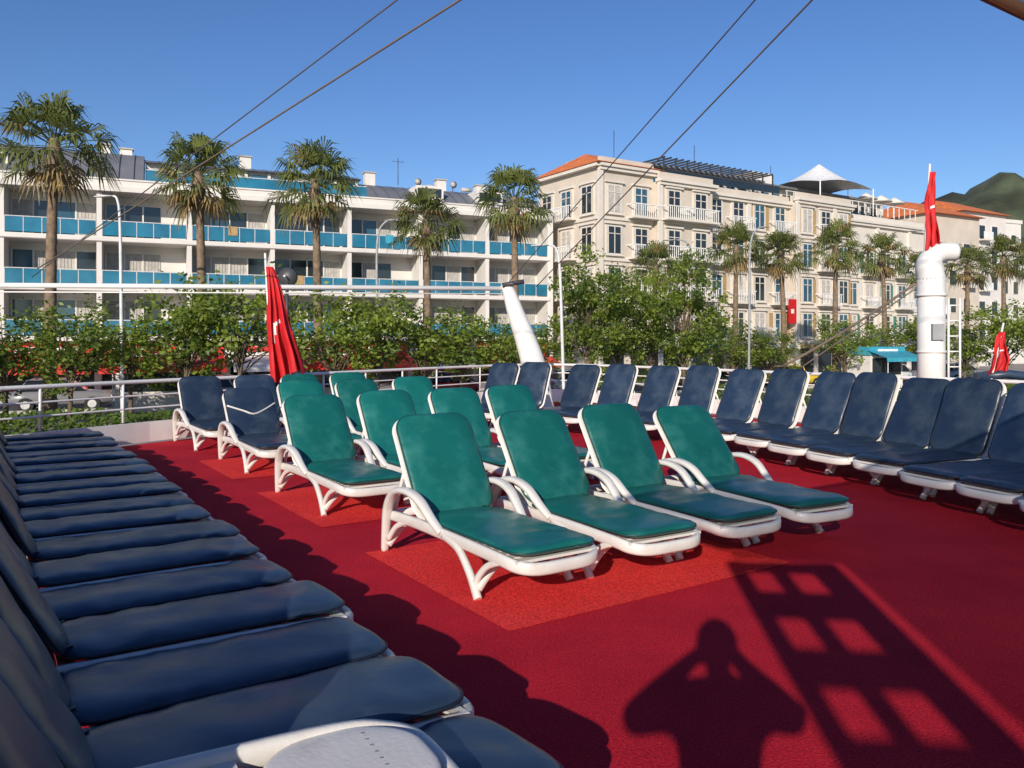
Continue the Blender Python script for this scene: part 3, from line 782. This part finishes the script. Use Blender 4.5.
# ------------------------------------------------------------------ street lamps, dish, cars
def lamp(x,y,zt,arm=1.2,m='lampwhite',lean=0.0,rz=0):
    mb=MB(); h=zt-GZ
    mb.sweep(crom([(0,0,0),(lean*.5,0,h*.5),(lean,0,h*.88),(lean-arm*.35,0,h*.985),(lean-arm,0,h)],6),[.075-.0016*i for i in range(25)],[.075-.0016*i for i in range(25)],m,V((0,1,0)),8,1)
    mb.sweep([(lean-arm*.9,0,h),(lean-arm-.3,0,h-.01),(lean-arm-.65,0,h-.03)],[.03,.05,.03],[.08,.14,.08],m,V((0,0,1)),8,1)
    mb.box(-.16,.16,-.16,.16,0,.3,m); mb.obj('street_lamp',(x,y,GZ),rz)
lamp(-14.6,30,6.9,.3,'lampwhite',-.1); lamp(-6.4,38,7.2,-1.0,'grey'); lamp(2.1,32,5.3,.5,'lampwhite',-.2); lamp(13.6,46,8.0,-1.1,'grey',.1); lamp(9.9,44,7.0,.9,'grey'); lamp(27.5,52,8.6,1.0,'grey')
mb=MB(); 
mb.rod((0,0,0),(0,0,2.75),.05,'steel'); mb.sweep([(0,-.05,2.9),(0,.02,2.9),(0,.10,2.9)],[.05,.27,.30],[.05,.27,.30],'steel',V((1,0,0)),18,1); mb.rod((0,-.3,2.9),(0,0,2.9),.03,'lampwhite')
mb.obj('spotlight',(-6.75,24,.5)); 
def kiosk(x,y,w,m,rz):
    mb=MB(); mb.box(0,w,0,2.4,0,2.2,'stucco'); mb.box(.2,w-.2,-.04,-.002,.9,2.0,'glassdark')
    mb.add([V((-.2,0,2.5)),V((w+.2,0,2.5)),V((w+.2,-1.5,2.05)),V((-.2,-1.5,2.05))],[(0,1,2,3)],m); mb.box(-.2,w+.2,-1.53,-1.5,1.8,2.06,m)
    mb.box(-.1,w+.1,-.1,2.5,2.2,2.75,m); mb.box(.6,w-.6,-.13,-.1,2.32,2.6,'white')
    for q in (.0,w): mb.rod((q,-1.4,0),(q,-1.4,2.05),.03,'lampwhite')
    mb.obj('market_kiosk',(x,y,GZ),rz)
kiosk(-17.5,35.2,4.2,'signred',an); kiosk(-10.5,38.2,3.2,'signred',an); kiosk(23.5,52.5,3.0,'signcyan',an)
def car(name,x,y,rz,col):
    cm=mat('car_paint_'+name+str(x),col,.25,.03,2,coat=.6); mb=MB()
    secs=[(-2.1,.45,.72,.70),(-2.0,.30,.88,.80),(-1.3,.24,.98,.86),(-.6,.22,.98,.87),(.9,.22,.95,.87),(1.6,.24,.88,.84),(2.0,.30,.75,.78),(2.12,.42,.62,.68)]
    vs=[];n=10
    for X,a,b,w in secs:
        for k in range(n):
            th=2*pi*(k+.5)/n; c,d=cos(th),sin(th); c=math.copysign(abs(c)**.5,c); d=math.copysign(abs(d)**.5,d); vs.append(V((X,w*c,(a+b)/2+(b-a)/2*d)))
    fs=[(i*n+k,i*n+(k+1)%n,(i+1)*n+(k+1)%n,(i+1)*n+k) for i in range(len(secs)-1) for k in range(n)]+[tuple(range(n))[::-1],tuple((len(secs)-1)*n+k for k in range(n))]
    mb.add(vs,fs,cm,True)
    def gh(z0,z1,xa,xb,xc,xd,w0,w1,m): 
        P=[V((xa,-w0,z0)),V((xd,-w0,z0)),V((xd,w0,z0)),V((xa,w0,z0)),V((xb,-w1,z1)),V((xc,-w1,z1)),V((xc,w1,z1)),V((xb,w1,z1))]
        mb.add(P,[(0,1,5,4),(1,2,6,5),(2,3,7,6),(3,0,4,7),(4,5,6,7)],m)
    gh(.94,1.40,-1.75,-1.25,.35,1.05,.78,.60,'carglass'); gh(1.395,1.46,-1.28,-1.1,.25,.40,.62,.52,cm)
    for xx in (-1.55,-.5,.42): 
        for sy in (-1,1): mb.rod((xx,sy*.77,.95),(xx*.8,sy*.60,1.42),.035,cm,6)
    for xx in (-1.3,1.3):
        for sy in (-1,1):
            mb.rod((xx,sy*.70,.32),(xx,sy*.90,.32),.32,'tyre',18); mb.rod((xx,sy*.88,.32),(xx,sy*.91,.32),.18,'lampwhite',12)
    for sy in (-.58,.58): mb.box(2.06,2.13,sy-.16,sy+.16,.55,.68,'lampwhite'); mb.box(-2.12,-2.05,sy-.14,sy+.14,.62,.76,'signred')
    mb.obj(name,(x,y,GZ+.01),rz)
for i,(x,c) in enumerate(((-26,(.08,.09,.11)),(-20.5,(.2,.2,.21)),(-15.2,(.72,.72,.72)),(-11,(.05,.05,.06)),(-4,(.4,.03,.03)),(4,(.6,.6,.62)),(12,(.02,.03,.05)),(19,(.6,.42,.02)),(27,(.6,.6,.6)),(34,(.3,.3,.32)))):
    car('parked_car',x,rl(x,-2.4),an if i%2 else an+pi,c)

# ------------------------------------------------------------------ light, sky, camera
EL=radians(20.6); AZ=radians(14.2)
sun=bpy.data.lights.new('sun','SUN'); sun.energy=5.0; sun.angle=radians(.53); sun.color=(1,.90,.77)
so=bpy.data.objects.new('sun',sun); COL.objects.link(so)
so.rotation_euler=V((sin(AZ)*cos(EL),cos(AZ)*cos(EL),-sin(EL))).to_track_quat('-Z','Y').to_euler()
w=bpy.data.worlds.new('World'); scene.world=w; w.use_nodes=True; nt=w.node_tree
bg=nt.nodes['Background']; sk=nt.nodes.new('ShaderNodeTexSky'); sk.sky_type='NISHITA'; sk.sun_disc=False
sk.sun_elevation=EL; sk.sun_rotation=radians(180)+AZ; sk.air_density=1.0; sk.dust_density=.2; sk.ozone_density=4.0
hs=nt.nodes.new('ShaderNodeHueSaturation'); hs.inputs['Saturation'].default_value=1.14; hs.inputs['Hue'].default_value=.512
nt.links.new(sk.outputs[0],hs.inputs['Color']); nt.links.new(hs.outputs[0],bg.inputs[0]); bg.inputs[1].default_value=.125
cam=bpy.data.cameras.new('camera'); co=bpy.data.objects.new('camera',cam); COL.objects.link(co)
co.location=(0,0,1.5); co.rotation_euler=(radians(90),0,0); cam.sensor_width=36; cam.lens=28.125; cam.shift_y=-.043
cam.clip_start=.05; cam.clip_end=3000
scene.camera=co
scene.view_settings.view_transform='Standard'; scene.view_settings.look='None'; scene.view_settings.exposure=0
